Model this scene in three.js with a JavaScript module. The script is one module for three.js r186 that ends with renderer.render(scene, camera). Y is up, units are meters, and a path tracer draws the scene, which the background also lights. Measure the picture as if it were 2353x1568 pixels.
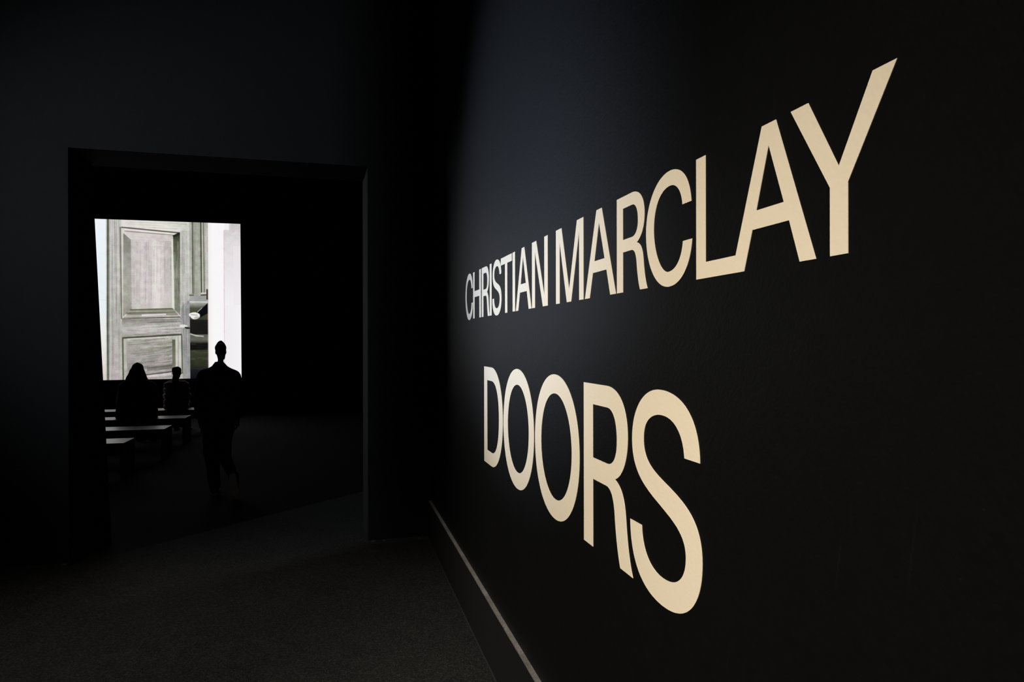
import * as THREE from 'three';
import { RectAreaLightUniformsLib } from 'three/addons/lights/RectAreaLightUniformsLib.js';
import { RoundedBoxGeometry } from 'three/addons/geometries/RoundedBoxGeometry.js';
import { mergeGeometries } from 'three/addons/utils/BufferGeometryUtils.js';

// ------------------------------------------------------------------ camera, light levels
const scene = new THREE.Scene();
scene.background = new THREE.Color(0, 0, 0);
const camera = new THREE.PerspectiveCamera(2 * Math.atan(784 / 1540.276) * 180 / Math.PI, 2353 / 1568, 0.05, 60);
camera.position.set(0, 1.7, 0);
camera.rotation.set(-0.0001055, -0.2578584, -0.0016903, 'YXZ');
camera.setViewOffset(2353, 1568, 0, -3.18, 2353, 1568);   // the lens is shifted up a touch
const renderer = new THREE.WebGLRenderer({ antialias: true });
renderer.toneMapping = THREE.LinearToneMapping;
renderer.toneMappingExposure = 1;
renderer.shadowMap.enabled = true;
RectAreaLightUniformsLib.init();

const LIGHT = {  // unseen spotlights, each placed and levelled for what it lights
  cool: { at: [-4.5, 2.3, -5.42], to: [0.8, 2.42, -3.25], color: [0.80, 0.95, 1.24], cd: 112, angle: 0.275, penumbra: 1, soft: 1.4 },
  warm: { at: [-2.4, 4.7, 1.2], to: [0.8, -0.95, -2.75], color: [1.05, 0.975, 0.865], cd: 145, angle: 0.46, penumbra: 1, soft: 1 },
  side: { at: [-5.35, 3.3, -2.7], to: [1.3, 2.3, -5.9], color: [0.91, 0.985, 1.12], cd: 84, angle: 0.57, penumbra: 1, soft: 0.6 },
  down: { at: [-1.6, 5.2, -2.2], to: [-0.9, 0, -3.6], color: [1.06, 0.98, 0.87], cd: 54, angle: 0.46, penumbra: 1, soft: 1 },
};
const SCREEN = { glow: 0.97, area: 0.3 };

// ------------------------------------------------------------------ helpers
const R = (seed) => () => { seed = (seed + 0x6d2b79f5) | 0; let t = Math.imul(seed ^ (seed >>> 15), 1 | seed); t = (t + Math.imul(t ^ (t >>> 7), 61 | t)) ^ t; return ((t ^ (t >>> 14)) >>> 0) / 4294967296; };
const V = (x, y, z) => new THREE.Vector3(x, y, z);
const used = new Map();
function numbered(name) { const n = used.get(name) ?? 0; used.set(name, n + 1); return n ? name + '_' + String(n).padStart(3, '0') : name; }
function tag(o, label, category, group, kind) {
  o.userData.label = label; o.userData.category = category;
  if (group) o.userData.group = group;
  if (kind) o.userData.kind = kind;
  return o;
}
function mesh(name, geometry, material, parent) {
  const m = new THREE.Mesh(geometry, material);
  m.name = parent ? name : numbered(name);
  m.castShadow = m.receiveShadow = true;
  (parent ?? scene).add(m);
  return m;
}
function thing(name, label, category, at = [0, 0, 0], group) {
  const g = new THREE.Group(); g.name = numbered(name); g.position.set(...at); scene.add(g);
  return tag(g, label, category, group);
}
function box(x0, x1, y0, y1, z0, z1) {          // a box with uv in metres
  const g = new THREE.BoxGeometry(x1 - x0, y1 - y0, z1 - z0);
  g.translate((x0 + x1) / 2, (y0 + y1) / 2, (z0 + z1) / 2);
  return metreUV(g);
}
function metreUV(g) {
  if (g.index) g = g.toNonIndexed();
  const p = g.attributes.position, n = g.attributes.normal, uv = new Float32Array(p.count * 2);
  for (let i = 0; i < p.count; i++) {
    const a = [Math.abs(n.getX(i)), Math.abs(n.getY(i)), Math.abs(n.getZ(i))];
    const m = a.indexOf(Math.max(...a));
    uv[2 * i] = m === 0 ? p.getZ(i) : p.getX(i);
    uv[2 * i + 1] = m === 1 ? p.getZ(i) : p.getY(i);
  }
  g.setAttribute('uv', new THREE.BufferAttribute(uv, 2));
  return g;
}
// tileable value noise
function noiseTile(size, cells, seed) {
  const r = R(seed), g = new Float32Array(cells * cells).map(() => r()), out = new Float32Array(size * size);
  const s = (t) => t * t * (3 - 2 * t);
  for (let y = 0; y < size; y++) for (let x = 0; x < size; x++) {
    const fx = x / size * cells, fy = y / size * cells, ix = Math.floor(fx), iy = Math.floor(fy), u = s(fx - ix), v = s(fy - iy);
    const at = (i, j) => g[((iy + j) % cells) * cells + ((ix + i) % cells)];
    out[y * size + x] = (at(0, 0) * (1 - u) + at(1, 0) * u) * (1 - v) + (at(0, 1) * (1 - u) + at(1, 1) * u) * v;
  }
  return out;
}
function dataTexture(size, fn, repeat, srgb = false) {
  const d = new Uint8Array(size * size * 4);
  for (let i = 0; i < size * size; i++) {
    const v = fn(i % size, Math.floor(i / size), i), c = Array.isArray(v) ? v : [v, v, v];
    for (let k = 0; k < 3; k++) d[4 * i + k] = Math.max(0, Math.min(255, Math.round(c[k] * 255)));
    d[4 * i + 3] = 255;
  }
  const t = new THREE.DataTexture(d, size, size);
  t.wrapS = t.wrapT = THREE.RepeatWrapping; t.magFilter = THREE.LinearFilter; t.minFilter = THREE.LinearMipmapLinearFilter; t.generateMipmaps = true;
  t.repeat.set(1 / repeat[0], 1 / repeat[1]);
  if (srgb) t.colorSpace = THREE.SRGBColorSpace;
  t.needsUpdate = true;
  return t;
}
const lin = (r, g, b) => new THREE.Color().setRGB(r, g, b);

// ------------------------------------------------------------------ materials
const peel = (() => { const a = noiseTile(512, 96, 1), b = noiseTile(512, 40, 2), c = noiseTile(512, 8, 3); return dataTexture(512, (x, y, i) => 0.5 * a[i] + 0.35 * b[i] + 0.15 * c[i], [0.5, 0.5]); })();
// black wall paint: slow cloudy tone, a few pale vertical scuffs
const paintTone = (() => {
  const a = noiseTile(1024, 6, 4), b = noiseTile(1024, 60, 5), c = noiseTile(1024, 256, 6), r = R(77);
  const mark = new Float32Array(1024 * 1024);
  for (let k = 0; k < 60; k++) {                            // hairline scuffs
    let x = r() * 1024, y = r() * 1024; const n = 6 + r() * r() * 60, lean = (r() - 0.5) * 0.35, s = 0.08 + r() * 0.22;
    for (let j = 0; j < n; j++) { const q = (Math.floor(y + j) & 1023) * 1024 + (Math.floor(x + lean * j) & 1023); mark[q] = Math.max(mark[q], s * Math.sin(Math.PI * j / n)); }
  }
  for (let k = 0; k < 120; k++) mark[Math.floor(r() * 1048576)] = 0.15 + 0.35 * r();
  return dataTexture(1024, (x, y, i) => Math.min(1, 0.46 + 0.06 * (a[i] - 0.5) + 0.05 * (b[i] - 0.5) + 0.07 * (c[i] - 0.5) + mark[i]), [3.1, 3.1]);
})();
const carpetTone = (() => {
  const a = noiseTile(1024, 256, 7), b = noiseTile(1024, 512, 8), c = noiseTile(1024, 14, 9);
  return dataTexture(1024, (x, y, i) => Math.min(1, 0.16 + 0.85 * a[i] * a[i] + 0.22 * b[i] + 0.10 * (c[i] - 0.5) + (a[i] > 0.975 ? 0.35 : 0)), [1.5, 1.5]);
})();
const ledgeTone = (() => {
  const a = noiseTile(512, 200, 10), b = noiseTile(512, 50, 11), c = noiseTile(512, 9, 12);
  return dataTexture(512, (x, y, i) => { const v = 0.62 + 0.25 * (a[i] - 0.5) + 0.22 * (b[i] - 0.5) + 0.3 * (c[i] - 0.5), w = b[i] > 0.86 ? 0.55 : 1; return [v * w, v * w * 0.955, v * w * 0.91]; }, [0.7, 0.7]);
})();
const M = {
  rightPaint: new THREE.MeshPhysicalMaterial({ name: 'black_wall_paint', color: lin(0.0070, 0.0071, 0.0075), map: paintTone, roughness: 0.52, specularIntensity: 0.26, bumpMap: peel, bumpScale: 0.0005 }),
  backPaint: new THREE.MeshPhysicalMaterial({ name: 'black_matt_paint', color: lin(0.011, 0.011, 0.0108), map: paintTone, roughness: 0.9, specularIntensity: 0.25, bumpMap: peel, bumpScale: 0.0006 }),
  dark: new THREE.MeshPhysicalMaterial({ name: 'black_room_paint', color: lin(0.004, 0.004, 0.004), roughness: 1, specularIntensity: 0.05 }),
  carpet: new THREE.MeshPhysicalMaterial({ name: 'charcoal_carpet', color: lin(0.02, 0.0192, 0.0182), map: carpetTone, roughness: 1, specularIntensity: 0.25, bumpMap: carpetTone, bumpScale: 0.003 }),
  skirting: new THREE.MeshPhysicalMaterial({ name: 'black_skirting', color: lin(0.009, 0.0088, 0.0086), map: paintTone, roughness: 0.8, specularIntensity: 0.4, bumpMap: peel, bumpScale: 0.0005 }),
  ledge: new THREE.MeshStandardMaterial({ name: 'worn_grey_ledge', color: lin(0.2, 0.19, 0.185), map: ledgeTone, roughness: 0.9, bumpMap: ledgeTone, bumpScale: 0.001 }),
  rubber: new THREE.MeshStandardMaterial({ name: 'black_rubber_edge', color: lin(0.009, 0.0092, 0.0105), roughness: 0.6, bumpMap: peel, bumpScale: 0.0008 }),
  chip: new THREE.MeshStandardMaterial({ name: 'bare_plaster', color: lin(0.045, 0.045, 0.042), roughness: 0.9 }),
  letter: new THREE.MeshStandardMaterial({ name: 'cream_lettering', color: lin(0.86, 0.745, 0.555), roughness: 0.75, bumpMap: peel, bumpScale: 0.0003 }),
  bench: new THREE.MeshStandardMaterial({ name: 'satin_bench_lacquer', color: lin(0.05, 0.048, 0.047), roughness: 0.36 }),
  benchSide: new THREE.MeshStandardMaterial({ name: 'black_bench_side', color: lin(0.012, 0.012, 0.012), roughness: 0.8 }),
  lampBlack: new THREE.MeshStandardMaterial({ name: 'black_lamp_metal', color: lin(0.01, 0.01, 0.01), roughness: 0.7 }),
  cloth: new THREE.MeshStandardMaterial({ name: 'black_wool', color: lin(0.006, 0.006, 0.007), roughness: 1 }),
  denim: new THREE.MeshStandardMaterial({ name: 'black_trousers', color: lin(0.006, 0.006, 0.008), roughness: 1 }),
  knit: new THREE.MeshPhysicalMaterial({ name: 'pale_pink_knit', color: lin(0.55, 0.38, 0.41), roughness: 1, sheen: 0.5, sheenColor: lin(1, 0.92, 0.95), sheenRoughness: 0.45 }),
  hair: new THREE.MeshStandardMaterial({ name: 'dark_hair', color: lin(0.006, 0.005, 0.004), roughness: 0.75 }),
  skin: new THREE.MeshStandardMaterial({ name: 'skin', color: lin(0.3, 0.19, 0.14), roughness: 0.6 }),
  eye: new THREE.MeshStandardMaterial({ name: 'eye_white', color: lin(0.6, 0.6, 0.58), roughness: 0.3 }),
  lip: new THREE.MeshStandardMaterial({ name: 'lips', color: lin(0.28, 0.1, 0.09), roughness: 0.5 }),
  shoe: new THREE.MeshStandardMaterial({ name: 'dark_shoe', color: lin(0.012, 0.012, 0.012), roughness: 0.7 }),
  sole: new THREE.MeshStandardMaterial({ name: 'pale_rubber_sole', color: lin(0.8, 0.79, 0.77), roughness: 0.7 }),
};

// ------------------------------------------------------------------ the setting
const W = 0.8002, ZD = -5.7835, ZB = -6.33, H = 5.6;        // lettered wall, doorway wall front and back, ceiling
const XL = -1.961, XR = 0.267, LINTEL = 3.187;              // the doorway
const structure = (name, g, m, label, category) => tag(mesh(name, g, m), label, category, null, 'structure');

structure('floor', box(-9, 0.95, -0.2, 0, -17.2, 4.2), M.carpet, 'dark charcoal carpet running through the doorway into the dark room', 'floor');
structure('ceiling', box(-9.2, 1.0, H, H + 0.2, -17.2, 4.4), M.dark, 'black ceiling above both rooms', 'ceiling');
structure('wall_right', box(W, W + 0.2, 0, H, -6.33, 4.2), M.rightPaint, 'black painted wall carrying the large cream lettering', 'wall');
structure('wall_left', box(-9.2, -9, 0, H, -17.2, 4.2), M.dark, 'black side wall beyond the doorway wall', 'wall');
structure('wall_front', box(-9.2, 1.0, 0, H, 4.2, 4.4), M.dark, 'black wall behind the viewer', 'wall');
structure('wall_far', box(-9.2, 1.0, 0, H, -17.4, -17.2), M.dark, 'black far wall behind the bright screen', 'wall');
structure('wall_far_right', box(W, W + 0.2, 0, H, -17.2, -6.33), M.dark, 'black right wall of the dark screening room', 'wall');
{
  // doorway wall: left of the opening (its reveal leans a little), right of it, and over it
  const prism = (x0, f, y0, y1) => {                       // f(y) gives [front x, back x] of the reveal
    const [a0, b0] = f(y0), [a1, b1] = f(y1);
    const v = [[x0, y0, ZD], [a0, y0, ZD], [b0, y0, ZB], [x0, y0, ZB], [x0, y1, ZD], [a1, y1, ZD], [b1, y1, ZB], [x0, y1, ZB]];
    let quads = [[0, 1, 5, 4], [1, 2, 6, 5], [2, 3, 7, 6], [3, 0, 4, 7], [4, 5, 6, 7], [3, 2, 1, 0]];
    if (x0 > a0) quads = quads.map((q) => [...q].reverse());
    const pos = [];
    for (const [a, b, c, d] of quads) for (const i of [a, b, c, a, c, d]) pos.push(...v[i]);
    const g = new THREE.BufferGeometry(); g.setAttribute('position', new THREE.Float32BufferAttribute(pos, 3)); g.computeVertexNormals();
    return metreUV(g);
  };
  const g = mergeGeometries([
    prism(-9, (y) => [XL, -1.826 - 0.045 * y], 0, LINTEL),
    prism(W, () => [XR, 0.247], 0, LINTEL),
    box(-9, W, LINTEL, H, ZB, ZD),
  ].map((q) => { q.deleteAttribute('uv2'); return q; }));
  const wb = structure('wall_back', g, M.backPaint, 'black painted wall with the wide tall doorway', 'wall');
}
// skirting under the lettering: a tall board with a bare worn top edge, and a rubber strip along its foot
{
  const sk = new THREE.Group(); sk.name = 'baseboard_right'; scene.add(sk);
  tag(sk, 'tall black skirting board with a worn bare grey top edge', 'skirting board', null, 'structure');
  mesh('board', box(W - 0.0212, W, 0, 0.326, ZD, 4.2), M.skirting, sk);
  // worn top: a long strip whose edges are slightly ragged
  const n = 260, r = R(31), pos = [], idx = [], z0 = ZD, z1 = 4.1;
  for (let i = 0; i <= n; i++) {
    const z = z0 + (z1 - z0) * i / n, a = W - 0.0222 + (r() - 0.5) * 0.0012 - (r() > 0.96 ? 0.0012 : 0), b = W - 0.0001;
    pos.push(a, 0.3255, z, a, 0.333 + (r() - 0.5) * 0.0004, z, b, 0.3333 + (r() > 0.93 ? 0.004 * r() : 0), z, b, 0.3255, z);
    if (i < n) for (let k = 0; k < 4; k++) { const p = 4 * i + k, q = 4 * i + (k + 1) % 4; idx.push(p, p + 4, q, q, p + 4, q + 4); }
  }
  const g = new THREE.BufferGeometry(); g.setAttribute('position', new THREE.Float32BufferAttribute(pos, 3)); g.setIndex(idx);
  const e = g.toNonIndexed(); e.computeVertexNormals();
  const top = mesh('worn_top_edge', metreUV(e), M.ledge, sk); top.userData.label = 'bare grey worn top edge';
  // foot strip: a low rounded rubber edge that wanders a little along the carpet
  const path = []; const rr = R(8);
  for (let z = ZD + 0.02; z < 4; z += 0.35) path.push(V(W - 0.026 - 0.002 * rr(), 0.004 + 0.002 * rr(), z));
  const strip = mesh('foot_strip', new THREE.TubeGeometry(new THREE.CatmullRomCurve3(path), 160, 0.006, 7), M.rubber, sk);
}
// thin dark foot strips along the doorway wall, with chipped spots near the corners
for (const [x0, x1, label, chips] of [[-9, XL, 'thin black skirting strip left of the doorway', [[-1.985, 0.045], [-2.22, 0.02], [-2.3, 0.012]]], [XR, W - 0.022, 'thin black skirting strip between the doorway and the lettered wall', [[0.31, 0.05], [0.4, 0.025], [0.69, 0.022], [0.655, 0.012]]]]) {
  const g = new THREE.Group(); g.name = x0 < -5 ? 'baseboard_back_left' : 'baseboard_back_right'; scene.add(g);
  tag(g, label, 'skirting board', null, 'structure');
  mesh('strip', box(x0, x1, 0, 0.028, ZD, ZD + 0.006), M.rubber, g);
  const r = R(5 + chips.length);
  for (const [cx, w] of chips) {
    const s = new THREE.Shape(); const k = 7;
    for (let i = 0; i < k; i++) { const t = i / k * 2 * Math.PI, q = 0.6 + 0.5 * r(); s[i ? 'lineTo' : 'moveTo'](Math.cos(t) * w * 0.5 * q, Math.sin(t) * 0.006 * q); }
    const c = new THREE.ExtrudeGeometry(s, { depth: 0.0015, bevelEnabled: false }); c.translate(cx, 0.021, ZD + 0.006);
    mesh('bare_chip', c, M.chip, g);
  }
}

// ------------------------------------------------------------------ the lettering on the wall
const P = (pts) => { const s = new THREE.Path(); return draw(s, pts); };
function draw(s, pts) {   // [x, y] is a corner, [x1, y1, x2, y2, x, y] a curve
  pts.forEach((p, i) => { if (!i) s.moveTo(p[0], p[1]); else if (p.length === 2) s.lineTo(p[0], p[1]); else s.bezierCurveTo(...p); });
  s.closePath(); return s;
}
function glyph(outline, ...holes) { const s = draw(new THREE.Shape(), outline); s.holes = holes.map(P); return s; }
const oval = (cx, cy, a, b, k) => [[cx, cy + b], [cx - a * k, cy + b, cx - a, cy + b * k, cx - a, cy], [cx - a, cy - b * k, cx - a * k, cy - b, cx, cy - b], [cx + a * k, cy - b, cx + a, cy - b * k, cx + a, cy], [cx + a, cy + b * k, cx + a * k, cy + b, cx, cy + b]];
const GLYPH = {
  A: glyph([[0, 0], [0.371, 1], [0.527, 1], [0.92, 0], [0.768, 0], [0.664, 0.287], [0.258, 0.287], [0.157, 0]], [[0.447, 0.85], [0.61, 0.42], [0.306, 0.42]]),
  C: glyph([[0.852, 0.674], [0.825, 0.9, 0.68, 1.022, 0.475, 1.022], [0.205, 1.022, 0, 0.8, 0, 0.52], [0, 0.23, 0.195, -0.02, 0.455, -0.02], [0.68, -0.02, 0.835, 0.12, 0.864, 0.355], [0.71, 0.355], [0.69, 0.21, 0.59, 0.115, 0.445, 0.115], [0.3, 0.115, 0.16, 0.33, 0.16, 0.535], [0.16, 0.74, 0.29, 0.886, 0.48, 0.886], [0.6, 0.886, 0.69, 0.8, 0.703, 0.674]]),
  D: glyph([[0, 0], [0, 1], [0.34, 1], [0.63, 1, 0.815, 0.79, 0.815, 0.51], [0.815, 0.22, 0.63, 0, 0.34, 0]], [[0.145, 0.862], [0.35, 0.862], [0.55, 0.862, 0.66, 0.73, 0.66, 0.51], [0.66, 0.28, 0.55, 0.138, 0.35, 0.138], [0.145, 0.138]]),
  H: glyph([[0, 0], [0, 1], [0.165, 1], [0.165, 0.587], [0.65, 0.587], [0.65, 1], [0.812, 1], [0.812, 0], [0.65, 0], [0.65, 0.456], [0.165, 0.456], [0.165, 0]]),
  I: glyph([[0, 0], [0, 1], [0.16, 1], [0.16, 0]]),
  L: glyph([[0, 0], [0, 1], [0.145, 1], [0.145, 0.131], [0.566, 0.131], [0.518, 0]]),
  M: glyph([[0, 0], [0, 1], [0.23, 1], [0.53, 0.157], [0.82, 1], [1.045, 1], [1.045, 0], [0.897, 0], [0.897, 0.85], [0.607, 0], [0.44, 0], [0.152, 0.83], [0.152, 0]]),
  N: glyph([[0, 0], [0, 1], [0.225, 1], [0.625, 0.154], [0.625, 1], [0.783, 1], [0.783, 0], [0.552, 0], [0.156, 0.844], [0.156, 0]]),
  O: glyph(oval(0.497, 0.503, 0.4975, 0.52, 0.58), oval(0.5045, 0.506, 0.344, 0.38, 0.56)),
  R: glyph([[0, 0], [0, 1], [0.37, 1], [0.55, 1, 0.66, 0.9, 0.66, 0.735], [0.66, 0.62, 0.6, 0.51, 0.487, 0.478], [0.6, 0.45, 0.625, 0.37, 0.64, 0.27], [0.655, 0.16, 0.685, 0.06, 0.723, 0], [0.56, 0], [0.525, 0.07, 0.5, 0.17, 0.487, 0.26], [0.475, 0.36, 0.44, 0.417, 0.36, 0.417], [0.154, 0.417], [0.154, 0]], [[0.154, 0.874], [0.38, 0.874], [0.47, 0.874, 0.516, 0.8, 0.516, 0.7], [0.516, 0.6, 0.46, 0.548, 0.37, 0.548], [0.154, 0.548]]),
  S: glyph([[0.71, 0.727], [0.705, 0.93, 0.55, 1.022, 0.345, 1.022], [0.15, 1.022, 0.025, 0.89, 0.025, 0.745], [0.025, 0.6, 0.12, 0.535, 0.286, 0.479], [0.46, 0.42, 0.588, 0.39, 0.588, 0.28], [0.588, 0.17, 0.49, 0.115, 0.37, 0.115], [0.23, 0.115, 0.145, 0.19, 0.14, 0.311], [0, 0.309], [0.005, 0.1, 0.13, -0.02, 0.36, -0.02], [0.6, -0.02, 0.728, 0.11, 0.728, 0.295], [0.728, 0.47, 0.6, 0.52, 0.42, 0.572], [0.26, 0.615, 0.162, 0.65, 0.162, 0.758], [0.162, 0.85, 0.25, 0.9, 0.36, 0.9], [0.48, 0.9, 0.565, 0.84, 0.576, 0.727]]),
  T: glyph([[0, 0.872], [0, 1], [0.788, 1], [0.788, 0.872], [0.472, 0.872], [0.472, 0], [0.312, 0], [0.312, 0.872]]),
  Y: glyph([[0, 1], [0.169, 1], [0.436, 0.531], [0.699, 1], [0.869, 1], [0.51, 0.418], [0.51, 0], [0.362, 0], [0.362, 0.418]]),
};
const letterShapes = new Map();
function letter(ch, z, y, size, label, group) {
  const key = ch + size;
  if (!letterShapes.has(key)) {
    const g = new THREE.ExtrudeGeometry(GLYPH[ch], { depth: 0.0012 / size, bevelEnabled: false, curveSegments: 22 });
    g.scale(size, size, size);
    letterShapes.set(key, metreUV(g));
  }
  const m = mesh('wall_letter', letterShapes.get(key), M.letter);
  m.position.set(W, y, z); m.rotation.y = -Math.PI / 2;
  tag(m, label, 'letter', group);
}
const UP = 'letters of the upper text line', LOW = 'letters of the lower text line';
for (const [ch, z, label] of [
  ['C', -4.186, 'small-looking cream capital C that begins the upper text line'],
  ['H', -3.9415, 'cream capital H after the first letter of the upper line, the only H'],
  ['R', -3.696, 'cream capital R between the H and a narrow I in upper line'],
  ['I', -3.4945, 'cream capital I between the R and the S in upper line'],
  ['S', -3.433, 'cream capital S before the T in upper text line'],
  ['T', -3.247, 'cream capital T, the only T on the black wall'],
  ['I', -3.018, 'cream capital I between the T and the A in upper line'],
  ['A', -2.961, 'cream capital A between the I and the N in upper line'],
  ['N', -2.6995, 'cream capital N that ends the first word, the only N'],
  ['M', -2.3835, 'cream capital M that begins the second word, the only M'],
  ['A', -2.083, 'cream capital A between the M and the R in upper line'],
  ['R', -1.8225, 'cream capital R between the A and large C in upper line'],
  ['C', -1.6314, 'large cream capital C before the L in upper text line'],
  ['L', -1.3755, 'cream capital L whose foot touches the next A, the only L'],
  ['A', -1.2333, 'cream capital A standing between the L and the Y'],
  ['Y', -1.0463, 'large cream capital Y ending the upper line, highest on the wall'],
]) letter(ch, z, 1.8427, 0.2744, label, UP);
for (const [ch, z, label] of [
  ['D', -3.638, 'cream capital D that begins the lower line, the only D'],
  ['O', -3.1965, 'narrower-looking cream capital O right after the D in lower line'],
  ['O', -2.6585, 'cream capital O just before the R in lower line'],
  ['R', -2.0955, 'tall cream capital R before the last letter of the lower line'],
  ['S', -1.7333, 'very large cream capital S that ends the lower line'],
]) letter(ch, z, 1.0431, 0.524, label, LOW);

// ------------------------------------------------------------------ the projected picture at the far end
function picture() {
  const K = 266.67, w = 1280, h = 960, cv = document.createElement('canvas'); cv.width = w; cv.height = h;
  const g = cv.getContext('2d'), r = R(123);
  const X = (x) => w + x * K, Y = (y) => h - y * K;        // metres from the lower right corner
  const rgb = (c, a = 1) => `rgba(${c[0]},${c[1]},${c[2]},${a})`;
  const poly = (c, pts, a) => { g.fillStyle = Array.isArray(c) ? rgb(c, a) : c; g.beginPath(); pts.forEach(([x, y], i) => i ? g.lineTo(X(x), Y(y)) : g.moveTo(X(x), Y(y))); g.closePath(); g.fill(); };
  const rect = (c, x0, x1, y0, y1, a) => poly(c, [[x0, y0], [x1, y0], [x1, y1], [x0, y1]], a);
  const line = (c, wd, pts, a = 1) => { g.strokeStyle = rgb(c, a); g.lineWidth = wd * K; g.lineCap = 'butt'; g.beginPath(); pts.forEach(([x, y], i) => i ? g.lineTo(X(x), Y(y)) : g.moveTo(X(x), Y(y))); g.stroke(); };
  const grad = (x0, y0, x1, y1, stops) => { const q = g.createLinearGradient(X(x0), Y(y0), X(x1), Y(y1)); for (const [t, c] of stops) q.addColorStop(t, rgb(c)); return q; };
  const soft = (pts, c, n, wd) => { for (let i = n; i > 0; i--) line(c, wd * i / n, pts, 1.2 / n); };
  // grain: many faint strokes within a box, along or across
  const grain = (x0, x1, y0, y1, n, across, strength, slope = 0) => {
    for (let i = 0; i < n; i++) {
      const d = r() > 0.5 ? 255 : 40, a = strength * r(), x = x0 + (x1 - x0) * r(), y = y0 + (y1 - y0) * r(), l = across ? (x1 - x0) * (0.15 + 0.6 * r()) : (y1 - y0) * (0.1 + 0.5 * r());
      const t = r(), tint = d > 100 ? (t < 0.5 ? [255, 246, 250] : [238, 245, 228]) : (t < 0.5 ? [70, 55, 62] : [60, 66, 46]);
      if (across) line(tint, 0.006 + 0.012 * r(), [[x, y], [Math.min(x1, x + l), y + slope * l]], a);
      else line(tint, 0.005 + 0.02 * r(), [[x, y], [x + 0.004, Math.min(y1, y + l)]], a);
    }
  };
  rect([206, 203, 198], -4.81, 0.01, 0, 3.61);
  // pale wall and frame at the left
  rect(grad(0, 3.6, 0, 0, [[0, [240, 247, 253]], [0.55, [236, 243, 246]], [0.75, [238, 238, 234]], [1, [222, 212, 206]]]), -4.81, -2.80, 0, 3.61);
  line([210, 232, 240], 0.012, [[-3.0, 2.05], [-2.9, 1.95], [-2.8, 1.92]], 0.6);
  line([212, 232, 238], 0.02, [[-2.95, 1.80], [-2.8, 1.79]], 0.6);
  rect([230, 232, 232], -2.81, -2.79, 0, 3.61);
  soft([[-2.765, 3.61], [-2.79, 0]], [92, 98, 84], 5, 0.075);
  line([70, 76, 62], 0.018, [[-2.768, 3.61], [-2.795, 1.2], [-2.79, 0]]);
  // the door leaf: stile, rails
  rect(grad(0, 3.6, 0, 0, [[0, [208, 206, 202]], [0.35, [196, 196, 190]], [0.7, [180, 178, 172]], [1, [186, 178, 178]]]), -2.74, -2.5, 0, 3.61);
  grain(-2.74, -2.5, 0, 3.61, 160, false, 0.16);
  rect(grad(-2.5, 0, -1.1, 0, [[0, [226, 220, 216]], [0.6, [236, 234, 226]], [1, [212, 212, 204]]]), -2.5, -1.1, 3.36, 3.61);
  grain(-2.5, -1.15, 3.42, 3.6, 60, true, 0.14, -0.03);
  rect(grad(0, 3.4, 0, 0, [[0, [214, 214, 208]], [0.4, [202, 200, 196]], [0.55, [168, 168, 162]], [1, [150, 150, 146]]]), -1.3, -1.09, 0, 3.4);
  grain(-1.3, -1.1, 0, 3.4, 120, false, 0.12);
  // upper panel with its mouldings
  poly([214, 210, 206], [[-2.52, 3.44], [-1.29, 3.36], [-1.29, 1.4], [-2.5, 1.37]]);
  line([120, 118, 104], 0.03, [[-2.52, 3.44], [-2.51, 1.37]], 0.9);
  line([84, 80, 68], 0.026, [[-2.5, 3.43], [-1.3, 3.345]]);
  line([230, 224, 222], 0.04, [[-2.44, 3.385], [-1.38, 3.315]]);
  line([132, 124, 118], 0.016, [[-2.44, 3.35], [-1.4, 3.285]]);
  poly(grad(0, 3.3, 0, 1.5, [[0, [214, 206, 204]], [1, [196, 190, 186]]]), [[-2.45, 3.34], [-1.41, 3.28], [-1.42, 3.14], [-2.31, 3.16]]);
  poly(grad(0, 3.3, 0, 1.5, [[0, [132, 130, 122]], [0.3, [158, 156, 148]], [0.8, [176, 174, 164]], [1, [150, 148, 138]]]), [[-2.46, 3.30], [-2.31, 3.16], [-2.3, 1.59], [-2.48, 1.42]]);
  poly(grad(-2.31, 0, -1.42, 0, [[0, [196, 190, 188]], [0.25, [212, 203, 202]], [0.42, [203, 196, 196]], [0.55, [228, 222, 219]], [0.7, [216, 208, 205]], [0.85, [200, 193, 192]], [1, [210, 204, 200]]]), [[-2.31, 3.16], [-1.43, 3.15], [-1.44, 1.6], [-2.3, 1.58]]);
  grain(-2.3, -1.45, 1.62, 3.12, 220, false, 0.10);
  grain(-2.3, -1.45, 3.0, 3.3, 50, true, 0.14, -0.04);
  rect([226, 225, 216], -1.475, -1.425, 1.6, 3.2);
  poly(grad(0, 3.36, 0, 1.45, [[0, [40, 44, 32]], [0.12, [84, 90, 72]], [0.5, [112, 116, 100]], [1, [134, 134, 122]]]), [[-1.44, 3.24], [-1.38, 3.3], [-1.295, 3.36], [-1.3, 1.45], [-1.42, 1.58]]);
  line([36, 40, 30], 0.05, [[-1.44, 3.255], [-1.31, 3.33]]);
  grain(-1.43, -1.31, 1.6, 3.2, 60, false, 0.2);
  poly(grad(0, 1.6, 0, 1.38, [[0, [126, 128, 110]], [0.3, [168, 164, 150]], [0.55, [134, 130, 120]], [0.75, [204, 196, 194]], [1, [120, 116, 104]]]), [[-2.48, 1.39], [-2.31, 1.585], [-1.45, 1.61], [-1.29, 1.4]]);
  line([86, 88, 68], 0.02, [[-2.34, 1.575], [-1.46, 1.61]]);
  line([234, 226, 226], 0.035, [[-2.1, 1.455], [-1.6, 1.475]], 0.9);
  line([92, 90, 78], 0.016, [[-2.42, 1.50], [-1.4, 1.53]]);
  line([78, 78, 66], 0.022, [[-2.5, 1.37], [-1.3, 1.415]]);
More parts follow.
